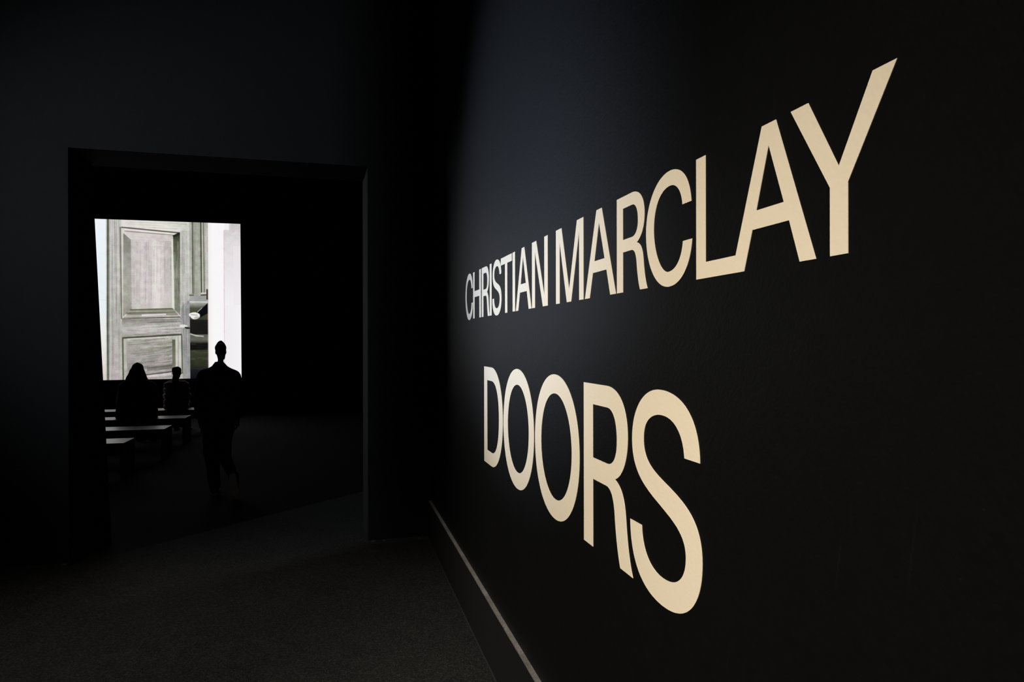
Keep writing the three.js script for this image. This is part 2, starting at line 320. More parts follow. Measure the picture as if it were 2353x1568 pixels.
  // middle rail
  rect(grad(0, 1.36, 0, 0.98, [[0, [140, 138, 130]], [0.4, [178, 174, 172]], [0.7, [196, 192, 190]], [1, [172, 168, 160]]]), -2.5, -1.29, 0.96, 1.37);
  grain(-2.5, -1.29, 0.98, 1.37, 200, true, 0.24, 0.04);
  poly([214, 208, 210], [[-2.3, 1.13], [-1.9, 1.16], [-1.5, 1.12], [-1.9, 1.08]], 0.5);
  // lower panel
  poly([182, 180, 172], [[-2.5, 0.95], [-1.27, 1.01], [-1.26, 0], [-2.49, 0]]);
  poly(grad(0, 0.9, 0, 0, [[0, [168, 166, 154]], [0.45, [166, 160, 158]], [0.7, [150, 144, 140]], [1, [168, 162, 158]]]), [[-2.42, 0.86], [-1.47, 0.92], [-1.47, 0], [-2.4, 0]]);
  grain(-2.42, -1.47, 0.02, 0.9, 330, true, 0.26, 0.09);
  line([90, 90, 82], 0.085, [[-2.0, 0.23], [-1.46, 0.29]], 0.55);
  line([224, 214, 216], 0.045, [[-2.15, 0.05], [-1.5, 0.12]], 0.8);
  line([70, 66, 60], 0.02, [[-2.15, 0.09], [-1.46, 0.17]], 0.9);
  rect(grad(0, 0.95, 0, 0.1, [[0, [86, 92, 72]], [0.4, [112, 116, 96]], [1, [124, 122, 110]]]), -1.475, -1.41, 0.28, 0.9);
  rect([202, 200, 192], -1.40, -1.29, 0.13, 0.98);
  line([150, 148, 138], 0.014, [[-1.35, 0.13], [-1.35, 0.97]]);
  line([84, 88, 70], 0.025, [[-1.275, 1.0], [-1.265, 0.13], [-1.4, 0.12]]);
  line([70, 76, 58], 0.034, [[-2.5, 0.94], [-1.27, 1.015]]);
  line([210, 206, 200], 0.03, [[-2.4, 0.915], [-1.4, 0.965]], 0.8);
  line([86, 92, 72], 0.03, [[-2.49, 0.94], [-2.485, 0]]);
  // lock stile below the handle, in darker grey
  poly([152, 152, 153], [[-1.13, 1.79], [-1.26, 1.68], [-1.29, 1.49], [-1.26, 1.2], [-1.24, 0], [-1.1, 0], [-1.1, 1.79]]);
  grain(-1.26, -1.1, 0, 1.75, 90, false, 0.14);
  // narrow second leaf with its bead mouldings
  rect(grad(-1.11, 0, -0.71, 0, [[0, [188, 188, 178]], [0.35, [166, 168, 156]], [0.8, [176, 176, 166]], [1, [208, 206, 196]]]), -1.10, -0.71, 1.75, 3.61);
  grain(-1.1, -0.72, 1.95, 3.6, 120, false, 0.12);
  line([74, 78, 64], 0.022, [[-1.035, 3.61], [-1.03, 1.95]]);
  line([100, 104, 90], 0.012, [[-1.005, 3.61], [-1.0, 1.95]], 0.8);
  line([70, 74, 58], 0.026, [[-0.855, 3.61], [-0.85, 1.97]]);
  line([96, 100, 84], 0.016, [[-0.80, 3.61], [-0.79, 1.97]]);
  line([206, 204, 192], 0.012, [[-0.825, 3.61], [-0.82, 1.97]]);
  line([78, 80, 68], 0.024, [[-1.11, 1.92], [-1.01, 1.92]]);
  line([78, 80, 68], 0.03, [[-0.87, 1.92], [-0.72, 1.93]]);
  line([214, 212, 204], 0.03, [[-0.86, 1.965], [-0.74, 1.97]]);
  rect([164, 164, 164], -1.10, -0.72, 1.76, 1.905);
  line([228, 226, 224], 0.018, [[-1.11, 1.765], [-0.72, 1.765]]);
  rect(grad(0, 1.75, 0, 1.6, [[0, [178, 178, 172]], [0.5, [128, 130, 122]], [1, [62, 64, 52]]]), -1.10, -0.72, 1.6, 1.75);
  rect(grad(0, 1.6, 0, 0, [[0, [74, 76, 58]], [0.15, [60, 62, 50]], [0.16, [30, 30, 28]], [0.36, [26, 26, 24]], [0.37, [92, 94, 86]], [0.44, [104, 106, 96]], [0.47, [78, 80, 70]], [0.5, [22, 22, 20]], [0.58, [18, 18, 18]], [0.6, [58, 62, 46]], [0.8, [46, 50, 34]], [0.88, [26, 28, 30]], [1, [16, 18, 26]]]), -1.10, -0.72, 0, 1.6);
  poly([16, 14, 20], [[-0.72, 1.74], [-0.84, 1.62], [-0.97, 1.5], [-0.93, 1.38], [-0.72, 1.5]]);
  line([236, 238, 228], 0.012, [[-0.94, 1.53], [-0.84, 1.63]], 0.9);
  grain(-1.1, -0.72, 0.2, 0.8, 60, true, 0.16);
  // hand on the lever, the lever and the key plate
  g.fillStyle = rgb([240, 239, 236]); g.beginPath(); g.moveTo(X(-1.12), Y(1.49)); g.quadraticCurveTo(X(-1.0), Y(1.56), X(-0.9), Y(1.49)); g.quadraticCurveTo(X(-0.87), Y(1.45), X(-0.9), Y(1.40)); g.quadraticCurveTo(X(-1.0), Y(1.33), X(-1.07), Y(1.39)); g.quadraticCurveTo(X(-1.09), Y(1.43), X(-1.12), Y(1.45)); g.fill();
  g.fillStyle = rgb([196, 194, 190]); g.beginPath(); g.ellipse(X(-0.96), Y(1.40), 0.06 * K, 0.03 * K, -0.3, 0, 7); g.fill();
  line([90, 88, 86], 0.014, [[-1.08, 1.47], [-0.94, 1.46]], 0.7);
  line([210, 212, 200], 0.03, [[-1.1, 1.03], [-0.97, 0.985], [-0.81, 0.97]], 0.85);
  g.fillStyle = rgb([226, 222, 216]); g.beginPath(); g.ellipse(X(-1.235), Y(1.205), 0.085 * K, 0.038 * K, 0.12, 0, 7); g.fill();
  g.fillStyle = rgb([44, 42, 38]); g.beginPath(); g.ellipse(X(-1.155), Y(1.165), 0.06 * K, 0.022 * K, 0.15, 0, 7); g.fill();
  // the bright wall at the right
  rect(grad(-0.71, 0, 0.01, 0, [[0, [246, 240, 238]], [0.15, [253, 250, 252]], [0.5, [253, 249, 252]], [0.52, [244, 240, 243]], [1, [248, 245, 248]]]), -0.715, 0.02, 0, 3.61);
  rect(grad(0, 3.6, 0, 1.7, [[0, [214, 209, 211]], [0.3, [228, 223, 225]], [1, [247, 244, 247]]]), -0.355, 0.02, 1.7, 3.45);
  rect([213, 208, 210], -0.25, 0.02, 3.4, 3.6);
  rect([240, 235, 238], -0.16, 0.02, 1.7, 3.08, 0.6);
  line([222, 206, 212], 0.018, [[-0.36, 3.44], [-0.365, 0]]);
  line([150, 140, 140], 0.012, [[-0.712, 3.61], [-0.712, 0]], 0.7);
  rect([56, 46, 44], -0.745, -0.715, 1.82, 2.06);
  // the projector's softness and mottled film grain
  const src = g.getImageData(0, 0, w, h).data, out = new Uint8Array(w * h * 4), n1 = noiseTile(512, 128, 21), n2 = noiseTile(512, 22, 22), n3 = noiseTile(512, 200, 23);
  const tmp = new Float32Array(w * h * 3);
  for (let y = 0; y < h; y++) for (let x = 0; x < w; x++) for (let c = 0; c < 3; c++) { let v = 0; for (let k = -2; k <= 2; k++) v += src[4 * (y * w + Math.max(0, Math.min(w - 1, x + k))) + c] * [0.4, 0.24, 0.06][Math.abs(k)]; tmp[3 * (y * w + x) + c] = v; }
  for (let y = 0; y < h; y++) for (let x = 0; x < w; x++) {
    const i = (y & 511) * 512 + (x & 511), m = (y * 2 & 511) * 512 + (x * 3 & 511), e = 0.07 * (n1[i] - 0.5) + 0.13 * (n2[i] - 0.5) + 0.05 * (n3[(y & 511) * 512 + ((x >> 2) & 511)] - 0.5), hue = 0.06 * (n2[m] - 0.5);
    for (let c = 0; c < 3; c++) {
      let v = 0; for (let k = -2; k <= 2; k++) v += tmp[3 * (Math.max(0, Math.min(h - 1, y + k)) * w + x) + c] * [0.4, 0.24, 0.06][Math.abs(k)];
      const mid = Math.max(0.03, 1 - Math.pow(v / 236, 8));
      out[4 * ((h - 1 - y) * w + x) + c] = Math.max(0, Math.min(255, v * (1 + mid * (e + (c === 1 ? -hue : hue)))));
    }
    out[4 * ((h - 1 - y) * w + x) + 3] = 255;
  }
  const t = new THREE.DataTexture(out, w, h); t.magFilter = THREE.LinearFilter; t.minFilter = THREE.LinearFilter; t.colorSpace = THREE.SRGBColorSpace; t.needsUpdate = true;
  return t;
}
const screen = thing('projection_screen', 'bright projected picture of a grey panelled door being opened', 'screen', [-2.124, 0.885, -16.8]);
screen.rotation.z = 0.0055;
{
  const w = 4.8, h = 3.6;
  const panel = new RoundedBoxGeometry(w + 0.04, h + 0.04, 0.05, 2, 0.01); panel.translate(-w / 2, h / 2, -0.027);
  mesh('backing_panel', panel, M.dark, screen);
  const pic = new THREE.PlaneGeometry(w, h); pic.translate(-w / 2, h / 2, 0);
  const t = picture();
  mesh('picture', pic, new THREE.MeshStandardMaterial({ name: 'projected_picture', color: 0x000000, roughness: 1, emissive: 0xffffff, emissiveMap: t, emissiveIntensity: SCREEN.glow }), screen);
  for (const x of [-w * 0.15, -w * 0.85]) mesh('wall_bracket', (() => { const q = new THREE.BoxGeometry(0.12, 0.5, 0.36); q.translate(x, h / 2, -0.23); return q; })(), M.dark, screen);
  const a = new THREE.RectAreaLight(new THREE.Color(1, 0.98, 0.98), SCREEN.area, w, h);
  a.name = 'screen_glow'; a.position.set(-2.124 - w / 2, 0.885 + h / 2, -16.79); a.rotation.y = Math.PI; scene.add(a);
}

// ------------------------------------------------------------------ four benches
function bench(label, xr, zf) {                             // right end, near edge
  const L = 3.9, D = 0.48, h = 0.45, b = thing('bench', label, 'bench', [xr, 0, zf], 'rows of benches facing the screen');
  const top = new RoundedBoxGeometry(L, 0.045, D, 3, 0.004); top.translate(-L / 2, h - 0.0225, -D / 2); mesh('seat', top, M.bench, b);
  for (const x of [-0.021, -L + 0.021]) { const leg = new RoundedBoxGeometry(0.042, h - 0.045, D, 2, 0.003); leg.translate(x, (h - 0.045) / 2, -D / 2); mesh('leg_panel', leg, M.benchSide, b); }
  for (const z of [-0.02, -D + 0.02]) { const rail = new RoundedBoxGeometry(L - 0.086, 0.11, 0.03, 2, 0.003); rail.translate(-L / 2, h - 0.1005, z); mesh('apron', rail, M.benchSide, b); }
  const mid = new RoundedBoxGeometry(0.04, h - 0.045, D - 0.08, 2, 0.003); mid.translate(-L / 2, (h - 0.045) / 2, -D / 2); mesh('leg_panel', mid, M.benchSide, b);
}
bench('empty black bench nearest the doorway, shortest stretch in sight', -2.558, -9.33);
bench('empty black bench directly behind the dark-coated woman', -2.40, -10.69);
bench('black bench on which the woman in a dark coat sits', -2.415, -12.16);
bench('farthest black bench, with the person in pale knit on it', -2.40, -13.63);

// ------------------------------------------------------------------ people: distance fields meshed by surface nets
const smin = (a, b, k) => { const h = Math.max(k - Math.abs(a - b), 0) / k; return Math.min(a, b) - h * h * k * 0.25; };
function cap(a, b, ra, rb) {
  const bx = b[0] - a[0], by = b[1] - a[1], bz = b[2] - a[2], bb = bx * bx + by * by + bz * bz;
  return (x, y, z) => {
    const px = x - a[0], py = y - a[1], pz = z - a[2], t = Math.max(0, Math.min(1, (px * bx + py * by + pz * bz) / bb));
    return Math.hypot(px - t * bx, py - t * by, pz - t * bz) - (ra + (rb - ra) * t);
  };
}
const ell = (c, r) => (x, y, z) => {
  const px = (x - c[0]) / r[0], py = (y - c[1]) / r[1], pz = (z - c[2]) / r[2], k0 = Math.hypot(px, py, pz), k1 = Math.hypot(px / r[0], py / r[1], pz / r[2]);
  return k1 < 1e-9 ? -Math.min(...r) : k0 * (k0 - 1) / k1;
};
const blend = (k, ...f) => (x, y, z) => { let d = f[0](x, y, z); for (let i = 1; i < f.length; i++) d = smin(d, f[i](x, y, z), k); return d; };
const join = (...f) => (x, y, z) => { let d = 1e9; for (const q of f) d = Math.min(d, q(x, y, z)); return d; };
const cut = (f, g) => (x, y, z) => Math.max(f(x, y, z), -g(x, y, z));
const above = (f, y0) => (x, y, z) => Math.max(f(x, y, z), y0 - y);
function net(f, lo, hi, s) {
  const n = [0, 1, 2].map((i) => Math.ceil((hi[i] - lo[i]) / s) + 1), [nx, ny, nz] = n, val = new Float32Array(nx * ny * nz);
  const id = (i, j, k) => i + nx * (j + ny * k);
  for (let k = 0; k < nz; k++) for (let j = 0; j < ny; j++) for (let i = 0; i < nx; i++) val[id(i, j, k)] = f(lo[0] + i * s, lo[1] + j * s, lo[2] + k * s);
  const vert = new Int32Array(nx * ny * nz).fill(-1), pos = [], idx = [];
  const E = [[0, 1], [2, 3], [4, 5], [6, 7], [0, 2], [1, 3], [4, 6], [5, 7], [0, 4], [1, 5], [2, 6], [3, 7]];
  for (let k = 0; k < nz - 1; k++) for (let j = 0; j < ny - 1; j++) for (let i = 0; i < nx - 1; i++) {
    const c = []; let neg = 0;
    for (let q = 0; q < 8; q++) { const v = val[id(i + (q & 1), j + ((q >> 1) & 1), k + (q >> 2))]; c.push(v); if (v < 0) neg++; }
    if (!neg || neg === 8) continue;
    let x = 0, y = 0, z = 0, m = 0;
    for (const [a, b] of E) if ((c[a] < 0) !== (c[b] < 0)) { const t = c[a] / (c[a] - c[b]); x += (a & 1) + t * ((b & 1) - (a & 1)); y += ((a >> 1) & 1) + t * (((b >> 1) & 1) - ((a >> 1) & 1)); z += (a >> 2) + t * ((b >> 2) - (a >> 2)); m++; }
    vert[id(i, j, k)] = pos.length / 3; pos.push(lo[0] + (i + x / m) * s, lo[1] + (j + y / m) * s, lo[2] + (k + z / m) * s);
  }
  const quad = (a, b, c, d, flip) => { if (a < 0 || b < 0 || c < 0 || d < 0) return; flip ? idx.push(a, c, b, a, d, c) : idx.push(a, b, c, a, c, d); };
  for (let k = 1; k < nz - 1; k++) for (let j = 1; j < ny - 1; j++) for (let i = 1; i < nx - 1; i++) {
    const v = val[id(i, j, k)] < 0;
    if (v !== val[id(i + 1, j, k)] < 0) quad(vert[id(i, j - 1, k - 1)], vert[id(i, j, k - 1)], vert[id(i, j, k)], vert[id(i, j - 1, k)], !v);
    if (v !== val[id(i, j + 1, k)] < 0) quad(vert[id(i - 1, j, k - 1)], vert[id(i - 1, j, k)], vert[id(i, j, k)], vert[id(i, j, k - 1)], !v);
    if (v !== val[id(i, j, k + 1)] < 0) quad(vert[id(i - 1, j - 1, k)], vert[id(i, j - 1, k)], vert[id(i, j, k)], vert[id(i - 1, j, k)], !v);
  }
  const g = new THREE.BufferGeometry(); g.setAttribute('position', new THREE.Float32BufferAttribute(pos, 3)); g.setIndex(idx); g.computeVertexNormals();
  return g;
}
// a hand: palm, four fingers with two bends, thumb from the side of the palm
function handField(wrist, dir, back, side, curl, size = 1) {
  const d = V(...dir).normalize(), n = V(...back).normalize(), s = V(0, 0, 0).crossVectors(d, n).normalize().multiplyScalar(side), w = V(...wrist);
  const at = (a, b, c) => w.clone().addScaledVector(d, a * size).addScaledVector(s, b * size).addScaledVector(n, c * size);
  const A = (v) => v.toArray(), f = [];
  const palm = blend(0.02, cap(A(at(0, 0, 0)), A(at(0.035, 0, 0)), 0.024 * size, 0.022 * size), ...[-0.03, -0.01, 0.01, 0.03].map((b) => cap(A(at(0.02, b * 0.7, 0)), A(at(0.09, b, 0)), 0.013 * size, 0.0115 * size)));
  [[0.03, 0.066], [0.0105, 0.078], [-0.0105, 0.072], [-0.029, 0.056]].forEach(([b, len], i) => {
    let p = at(0.088, b, 0), ang = 0.15; const lens = [0.46, 0.3, 0.24];
    lens.forEach((q, j) => { ang += curl * (j ? 0.75 : 0.5) * (1 + 0.12 * i); const e = p.clone().addScaledVector(d, Math.cos(ang) * len * q * size).addScaledVector(n, -Math.sin(ang) * len * q * size); f.push(cap(A(p), A(e), (0.0092 - 0.0008 * j) * size, (0.0086 - 0.0011 * j) * size)); p = e; });
  });
  f.push(blend(0.012, cap(A(at(0.022, 0.02, -0.004)), A(at(0.058, 0.046, -0.016)), 0.014 * size, 0.0105 * size), cap(A(at(0.058, 0.046, -0.016)), A(at(0.092, 0.05, -0.03)), 0.0102 * size, 0.008 * size)));
  return { field: blend(0.006, palm, ...f), at: w, reach: 0.19 * size };
}
const handMesh = (h) => net(h.field, h.at.toArray().map((v) => v - h.reach), h.at.toArray().map((v) => v + h.reach), 0.004);
// a head facing -z: skull, jaw, brow, nose, lips, ears, eye hollows
function headField([x, y, z], [rx, ry, rz]) {
  const p = (a, b, c) => [x + a * rx, y + b * ry, z + c * rz];
  const skull = blend(0.03, ell(p(0, 0.18, 0.05), [rx, ry * 0.8, rz]), ell(p(0, -0.4, -0.25), [rx * 0.78, ry * 0.58, rz * 0.68]), cap(p(-0.3, -0.78, -0.55), p(0.3, -0.78, -0.55), rx * 0.26, rx * 0.26));
  const hollow = join(ell(p(-0.38, 0.02, -0.95), [rx * 0.24, ry * 0.1, rz * 0.16]), ell(p(0.38, 0.02, -0.95), [rx * 0.24, ry * 0.1, rz * 0.16]));
  const nose = blend(0.008, cap(p(0, 0.05, -0.92), p(0, -0.24, -1.13), rx * 0.1, rx * 0.17), cap(p(-0.13, -0.28, -1.0), p(0.13, -0.28, -1.0), rx * 0.11, rx * 0.11));
  const ears = join(ell(p(-1.02, -0.08, 0.08), [rx * 0.1, ry * 0.24, rz * 0.19]), ell(p(1.02, -0.08, 0.08), [rx * 0.1, ry * 0.24, rz * 0.19]));
  return blend(0.01, cut(skull, hollow), nose, ears, cap(p(-0.22, -0.54, -0.87), p(0.22, -0.54, -0.87), rx * 0.1, rx * 0.1));
}
function face(parent, [x, y, z], [rx, ry, rz]) {
  for (const s of [-1, 1]) { const e = new THREE.SphereGeometry(rx * 0.17, 14, 10); e.translate(x + s * 0.38 * rx, y + 0.02 * ry, z - 0.8 * rz); mesh('eye', e, M.eye, parent); }
  const l = new THREE.CapsuleGeometry(rx * 0.075, rx * 0.42, 4, 10); l.rotateZ(Math.PI / 2); l.translate(x, y - 0.54 * ry, z - 0.95 * rz); mesh('lips', l, M.lip, parent);
}
const bare = (g) => { const q = g.index ? g.toNonIndexed() : g; for (const k of Object.keys(q.attributes)) if (k !== 'position' && k !== 'normal') q.deleteAttribute(k); return q; };
function shoe(parent, heel, toe, up, width, soleMaterial = M.shoe) {               // an upper and a pale sole, from heel to toe
  const h = V(...heel), t = V(...toe), u = V(...up).normalize(), d = t.clone().sub(h), len = d.length(); d.normalize();
  const s = V(0, 0, 0).crossVectors(u, d).normalize(); const nrm = V(0, 0, 0).crossVectors(d, s);
  const A = (a, b, c) => h.clone().addScaledVector(d, a * len).addScaledVector(s, b).addScaledVector(nrm, c).toArray();
  const outline = new THREE.Shape(), w = width / 2;
  outline.moveTo(0, -w * 0.55); outline.bezierCurveTo(len * 0.25, -w * 0.75, len * 0.5, -w * 0.75, len * 0.72, -w); outline.bezierCurveTo(len * 0.95, -w, len, -w * 0.5, len, 0);
  outline.bezierCurveTo(len, w * 0.7, len * 0.9, w * 0.95, len * 0.72, w * 0.95); outline.bezierCurveTo(len * 0.5, w * 0.8, len * 0.25, w * 0.8, 0, w * 0.6); outline.bezierCurveTo(-len * 0.06, w * 0.4, -len * 0.06, -w * 0.4, 0, -w * 0.55);
  const sole = new THREE.ExtrudeGeometry(outline, { depth: 0.02, bevelEnabled: true, bevelSize: 0.004, bevelThickness: 0.004, bevelSegments: 2, curveSegments: 10 });
  sole.applyMatrix4(new THREE.Matrix4().makeBasis(d, s, nrm).setPosition(h));
  const f = blend(0.03, cap(A(0.12, 0, 0.062), A(0.45, 0, 0.062), 0.042, 0.044), cap(A(0.45, 0, 0.05), A(0.83, 0.004, 0.045), 0.044, 0.034), cap(A(0.12, 0, 0.06), A(0.14, 0, 0.1), 0.044, 0.042));
  const clip = (x, y, z) => 0.0245 - ((x - h.x) * nrm.x + (y - h.y) * nrm.y + (z - h.z) * nrm.z);
  const mid = V(...A(0.5, 0, 0.06)), r = len * 0.5 + 0.07;
  const sh = mesh('shoe', net((x, y, z) => Math.max(f(x, y, z), clip(x, y, z)), mid.toArray().map((v) => v - r), mid.toArray().map((v) => v + r), 0.007), M.shoe, parent);
  mesh('sole', sole, soleMaterial, sh);
}

// the man walking in
{
  const g = thing('person', 'standing man in a dark jacket walking towards the screen, seen from behind', 'person', [-1.235, 0, -8.05]);
  const hc = [0.0, 1.605, -0.02], hr = [0.051, 0.1, 0.088];
  const J = { sl: [-0.17, 1.315, 0], sr: [0.136, 1.305, 0], el: [-0.215, 1.09, 0.05], er: [0.178, 1.09, 0.05], wl: [-0.215, 0.86, -0.02], wr: [0.172, 0.86, 0], hl: [-0.095, 0.92, 0], hrp: [0.07, 0.92, 0], kl: [-0.105, 0.5, -0.06], kr: [0.022, 0.49, 0.0], al: [-0.07, 0.11, -0.06], ar: [0.135, 0.27, 0.19] };
  const limbs = blend(0.05,
    cap([0, 1.52, -0.005], [-0.008, 1.4, 0.012], 0.028, 0.036), cap([-0.13, 1.33, 0], [0.1, 1.325, 0], 0.055, 0.055),
    cap([-0.07, 1.27, 0], [-0.065, 1.0, 0], 0.095, 0.095), cap([0.045, 1.27, 0], [0.04, 1.0, 0], 0.095, 0.095),
    cap(J.sl, J.el, 0.046, 0.038), cap(J.el, J.wl, 0.037, 0.026), cap(J.sr, J.er, 0.046, 0.038), cap(J.er, J.wr, 0.037, 0.026),
    cap(J.hl, J.kl, 0.085, 0.055), cap(J.kl, J.al, 0.052, 0.036), cap(J.hrp, J.kr, 0.085, 0.055), cap(J.kr, J.ar, 0.052, 0.036));
  const feet = blend(0.02, cap(J.al, [-0.095, 0.045, -0.25], 0.034, 0.022), cap(J.ar, [0.155, 0.07, 0.175], 0.034, 0.024));
  const head = headField(hc, hr), hands = [handField(J.wl, [0.02, -1, -0.12], [-1, 0, 0.1], -1, 0.55), handField(J.wr, [0.02, -1, -0.1], [1, 0, 0.1], 1, 0.5)];
  mesh('body', mergeGeometries([bare(net(blend(0.03, limbs, feet), [-0.4, -0.03, -0.4], [0.36, 1.56, 0.36], 0.012)), bare(net(blend(0.02, head, cap([0, 1.53, -0.005], [0, 1.47, 0], 0.029, 0.03)), [-0.1, 1.44, -0.16], [0.1, 1.74, 0.12], 0.004)), ...hands.map((h) => bare(handMesh(h)))]), M.skin, g);
  face(g, hc, hr);
  // jacket: shoulders, back, sleeves, stand collar, hem over the hips
  const jacket = blend(0.045,
    cap([-0.03, 1.405, 0.005], [-0.15, 1.335, 0], 0.062, 0.07), cap([0.01, 1.405, 0.005], [0.118, 1.325, 0], 0.062, 0.07), cap([-0.15, 1.3, 0], [0.115, 1.29, 0], 0.09, 0.088), cap([-0.03, 1.45, 0.01], [0.01, 1.45, 0.01], 0.034, 0.034),
    cap([-0.085, 1.26, 0], [-0.1, 0.88, 0], 0.118, 0.122), cap([0.055, 1.26, 0], [0.055, 0.88, 0], 0.118, 0.118), cap([-0.02, 1.2, 0.02], [-0.02, 0.9, 0.03], 0.12, 0.11),
    cap(J.sl, J.el, 0.066, 0.056), cap(J.el, [-0.216, 0.89, -0.01], 0.056, 0.046), cap(J.sr, J.er, 0.066, 0.054), cap(J.er, [0.173, 0.89, 0], 0.054, 0.044));
  const hem = (x, y, z) => Math.max(jacket(x, y, z), 0.80 - y + 0.02 * Math.sin(9 * x + 3 * z));
  mesh('jacket', net((x, y, z) => hem(x, y, z) + 0.004 * Math.sin(26 * y + 7 * x) * Math.sin(15 * x), [-0.36, 0.72, -0.22], [0.32, 1.5, 0.22], 0.01), M.cloth, g);
  const collar = new THREE.LatheGeometry([[0.055, 0], [0.053, 0.03], [0.046, 0.052], [0.04, 0.053], [0.044, 0.03], [0.044, 0]].map(([a, b]) => new THREE.Vector2(a, b)), 28); collar.translate(-0.012, 1.435, 0.008);
  mesh('collar', collar, M.cloth, g);
  const pants = blend(0.05, cap([-0.085, 0.9, 0], [0.06, 0.9, 0], 0.12, 0.12), cap(J.hl, J.kl, 0.112, 0.082), cap(J.kl, [-0.075, 0.1, -0.055], 0.08, 0.062), cap(J.hrp, J.kr, 0.105, 0.072), cap(J.kr, [0.125, 0.3, 0.165], 0.072, 0.055));
  mesh('trousers', net((x, y, z) => Math.max(pants(x, y, z), 0.06 - y, y - 0.98) + 0.003 * Math.sin(31 * y + 9 * x), [-0.28, 0.0, -0.24], [0.26, 1.02, 0.3], 0.01), M.denim, g);
  const hair = (x, y, z) => Math.max(smin(ell([0, 1.64, 0.0], [0.0555, 0.068, 0.095])(x, y, z), ell([-0.006, 1.69, -0.03], [0.022, 0.036, 0.05])(x, y, z), 0.03), 1.585 - y + 0.55 * Math.max(0, -(z + 0.01)), -(z + 0.085)) + 0.0025 * Math.sin(90 * x + 40 * y) * Math.sin(60 * z);
  mesh('hair', net(hair, [-0.09, 1.54, -0.14], [0.09, 1.74, 0.13], 0.004), M.hair, g);
  shoe(g, [-0.07, 0.005, 0.0], [-0.1, 0.005, -0.275], [0, 1, 0], 0.095, M.sole);
  shoe(g, [0.152, 0.262, 0.235], [0.166, 0.018, 0.2], [0.1, 0.13, -1], 0.088, M.sole);
}
// a seated figure facing -z; its origin is on the bench top under the hips
function seated(name, label, at, o) {
  const g = thing(name, label, 'person', at);
  const k = o.k, s = (v) => v.map((q) => q * k), seat = 0.45;
  const hc = s([0, 0.755, -0.03]), hr = s([0.075, 0.115, 0.095]);
  const J = { shl: s([-0.155, 0.52, 0]), shr: s([0.155, 0.52, 0]), el: s([-0.215, 0.27, -0.08]), er: s([0.215, 0.27, -0.08]), wl: s([-0.1, 0.19, -0.28]), wr: s([0.1, 0.19, -0.28]), hl: s([-0.09, 0.1, 0]), hr: s([0.09, 0.1, 0]), kl: [-0.1, 0.07, -0.46 * k], kr: [0.1, 0.07, -0.46 * k], al: [-0.1, -seat + 0.09, -0.5 * k], ar: [0.1, -seat + 0.09, -0.5 * k] };
  const flesh = blend(0.05,
    cap(s([0, 0.67, -0.01]), s([0, 0.56, 0.01]), 0.048 * k, 0.055 * k), cap(s([-0.12, 0.52, 0]), s([0.12, 0.52, 0]), 0.065 * k, 0.065 * k),
    cap(s([-0.07, 0.42, 0]), s([-0.07, 0.12, 0]), 0.1 * k, 0.105 * k), cap(s([0.07, 0.42, 0]), s([0.07, 0.12, 0]), 0.1 * k, 0.105 * k),
    cap(J.shl, J.el, 0.047 * k, 0.04 * k), cap(J.el, J.wl, 0.038 * k, 0.028 * k), cap(J.shr, J.er, 0.047 * k, 0.04 * k), cap(J.er, J.wr, 0.038 * k, 0.028 * k),
    cap(J.hl, J.kl, 0.09 * k, 0.058 * k), cap(J.kl, J.al, 0.054 * k, 0.036 * k), cap(J.hr, J.kr, 0.09 * k, 0.058 * k), cap(J.kr, J.ar, 0.054 * k, 0.036 * k),
    cap(J.al, [-0.11, -seat + 0.045, -0.5 * k - 0.15], 0.034 * k, 0.024 * k), cap(J.ar, [0.11, -seat + 0.045, -0.5 * k - 0.15], 0.034 * k, 0.024 * k));
  const hands = [handField(J.wl, [0.55, -0.15, -0.8], [0.2, 1, 0], 1, 0.3, 0.92 * k), handField(J.wr, [-0.55, -0.15, -0.8], [-0.2, 1, 0], -1, 0.3, 0.92 * k)];
  const off = (f, y0) => (x, y, z) => Math.max(f(x, y, z), y0 - y);
  mesh('body', mergeGeometries([bare(net((x, y, z) => (z > -0.44 * k ? Math.max(flesh(x, y, z), 0.006 - y) : flesh(x, y, z)), [-0.34, -0.46, -0.8], [0.34, 0.7 * k, 0.18], 0.012)), bare(net(blend(0.03, headField(hc, hr), cap(s([0, 0.69, -0.01]), s([0, 0.62, 0]), 0.047 * k, 0.05 * k)), [-0.12, 0.58 * k, -0.2], [0.12, 0.92 * k, 0.14], 0.0045)), ...hands.map((h) => bare(handMesh(h)))]), M.skin, g);
  face(g, hc, hr);
  const legs = blend(0.05, cap(s([-0.08, 0.1, 0]), s([0.08, 0.1, 0]), 0.105 * k, 0.105 * k), cap(J.hl, J.kl, 0.102 * k, 0.07 * k), cap(J.kl, J.al, 0.068 * k, 0.055 * k), cap(J.hr, J.kr, 0.102 * k, 0.07 * k), cap(J.kr, J.ar, 0.068 * k, 0.055 * k));
  const sc = 0.5 * k;
  mesh('trousers', net((x, y, z) => Math.max(legs(x, y, z), -seat + 0.1 - y, z > -0.41 ? 0.003 - y : -1), [-0.24, -0.4, -0.66], [0.24, 0.24, 0.14], 0.011), M.denim, g);
  shoe(g, [-0.1, -seat + 0.005, -sc + 0.05], [-0.11, -seat + 0.005, -sc - 0.2], [0, 1, 0], 0.088);
  shoe(g, [0.1, -seat + 0.005, -sc + 0.05], [0.11, -seat + 0.005, -sc - 0.2], [0, 1, 0], 0.088);
  o.dress(g, k, s, J);
}
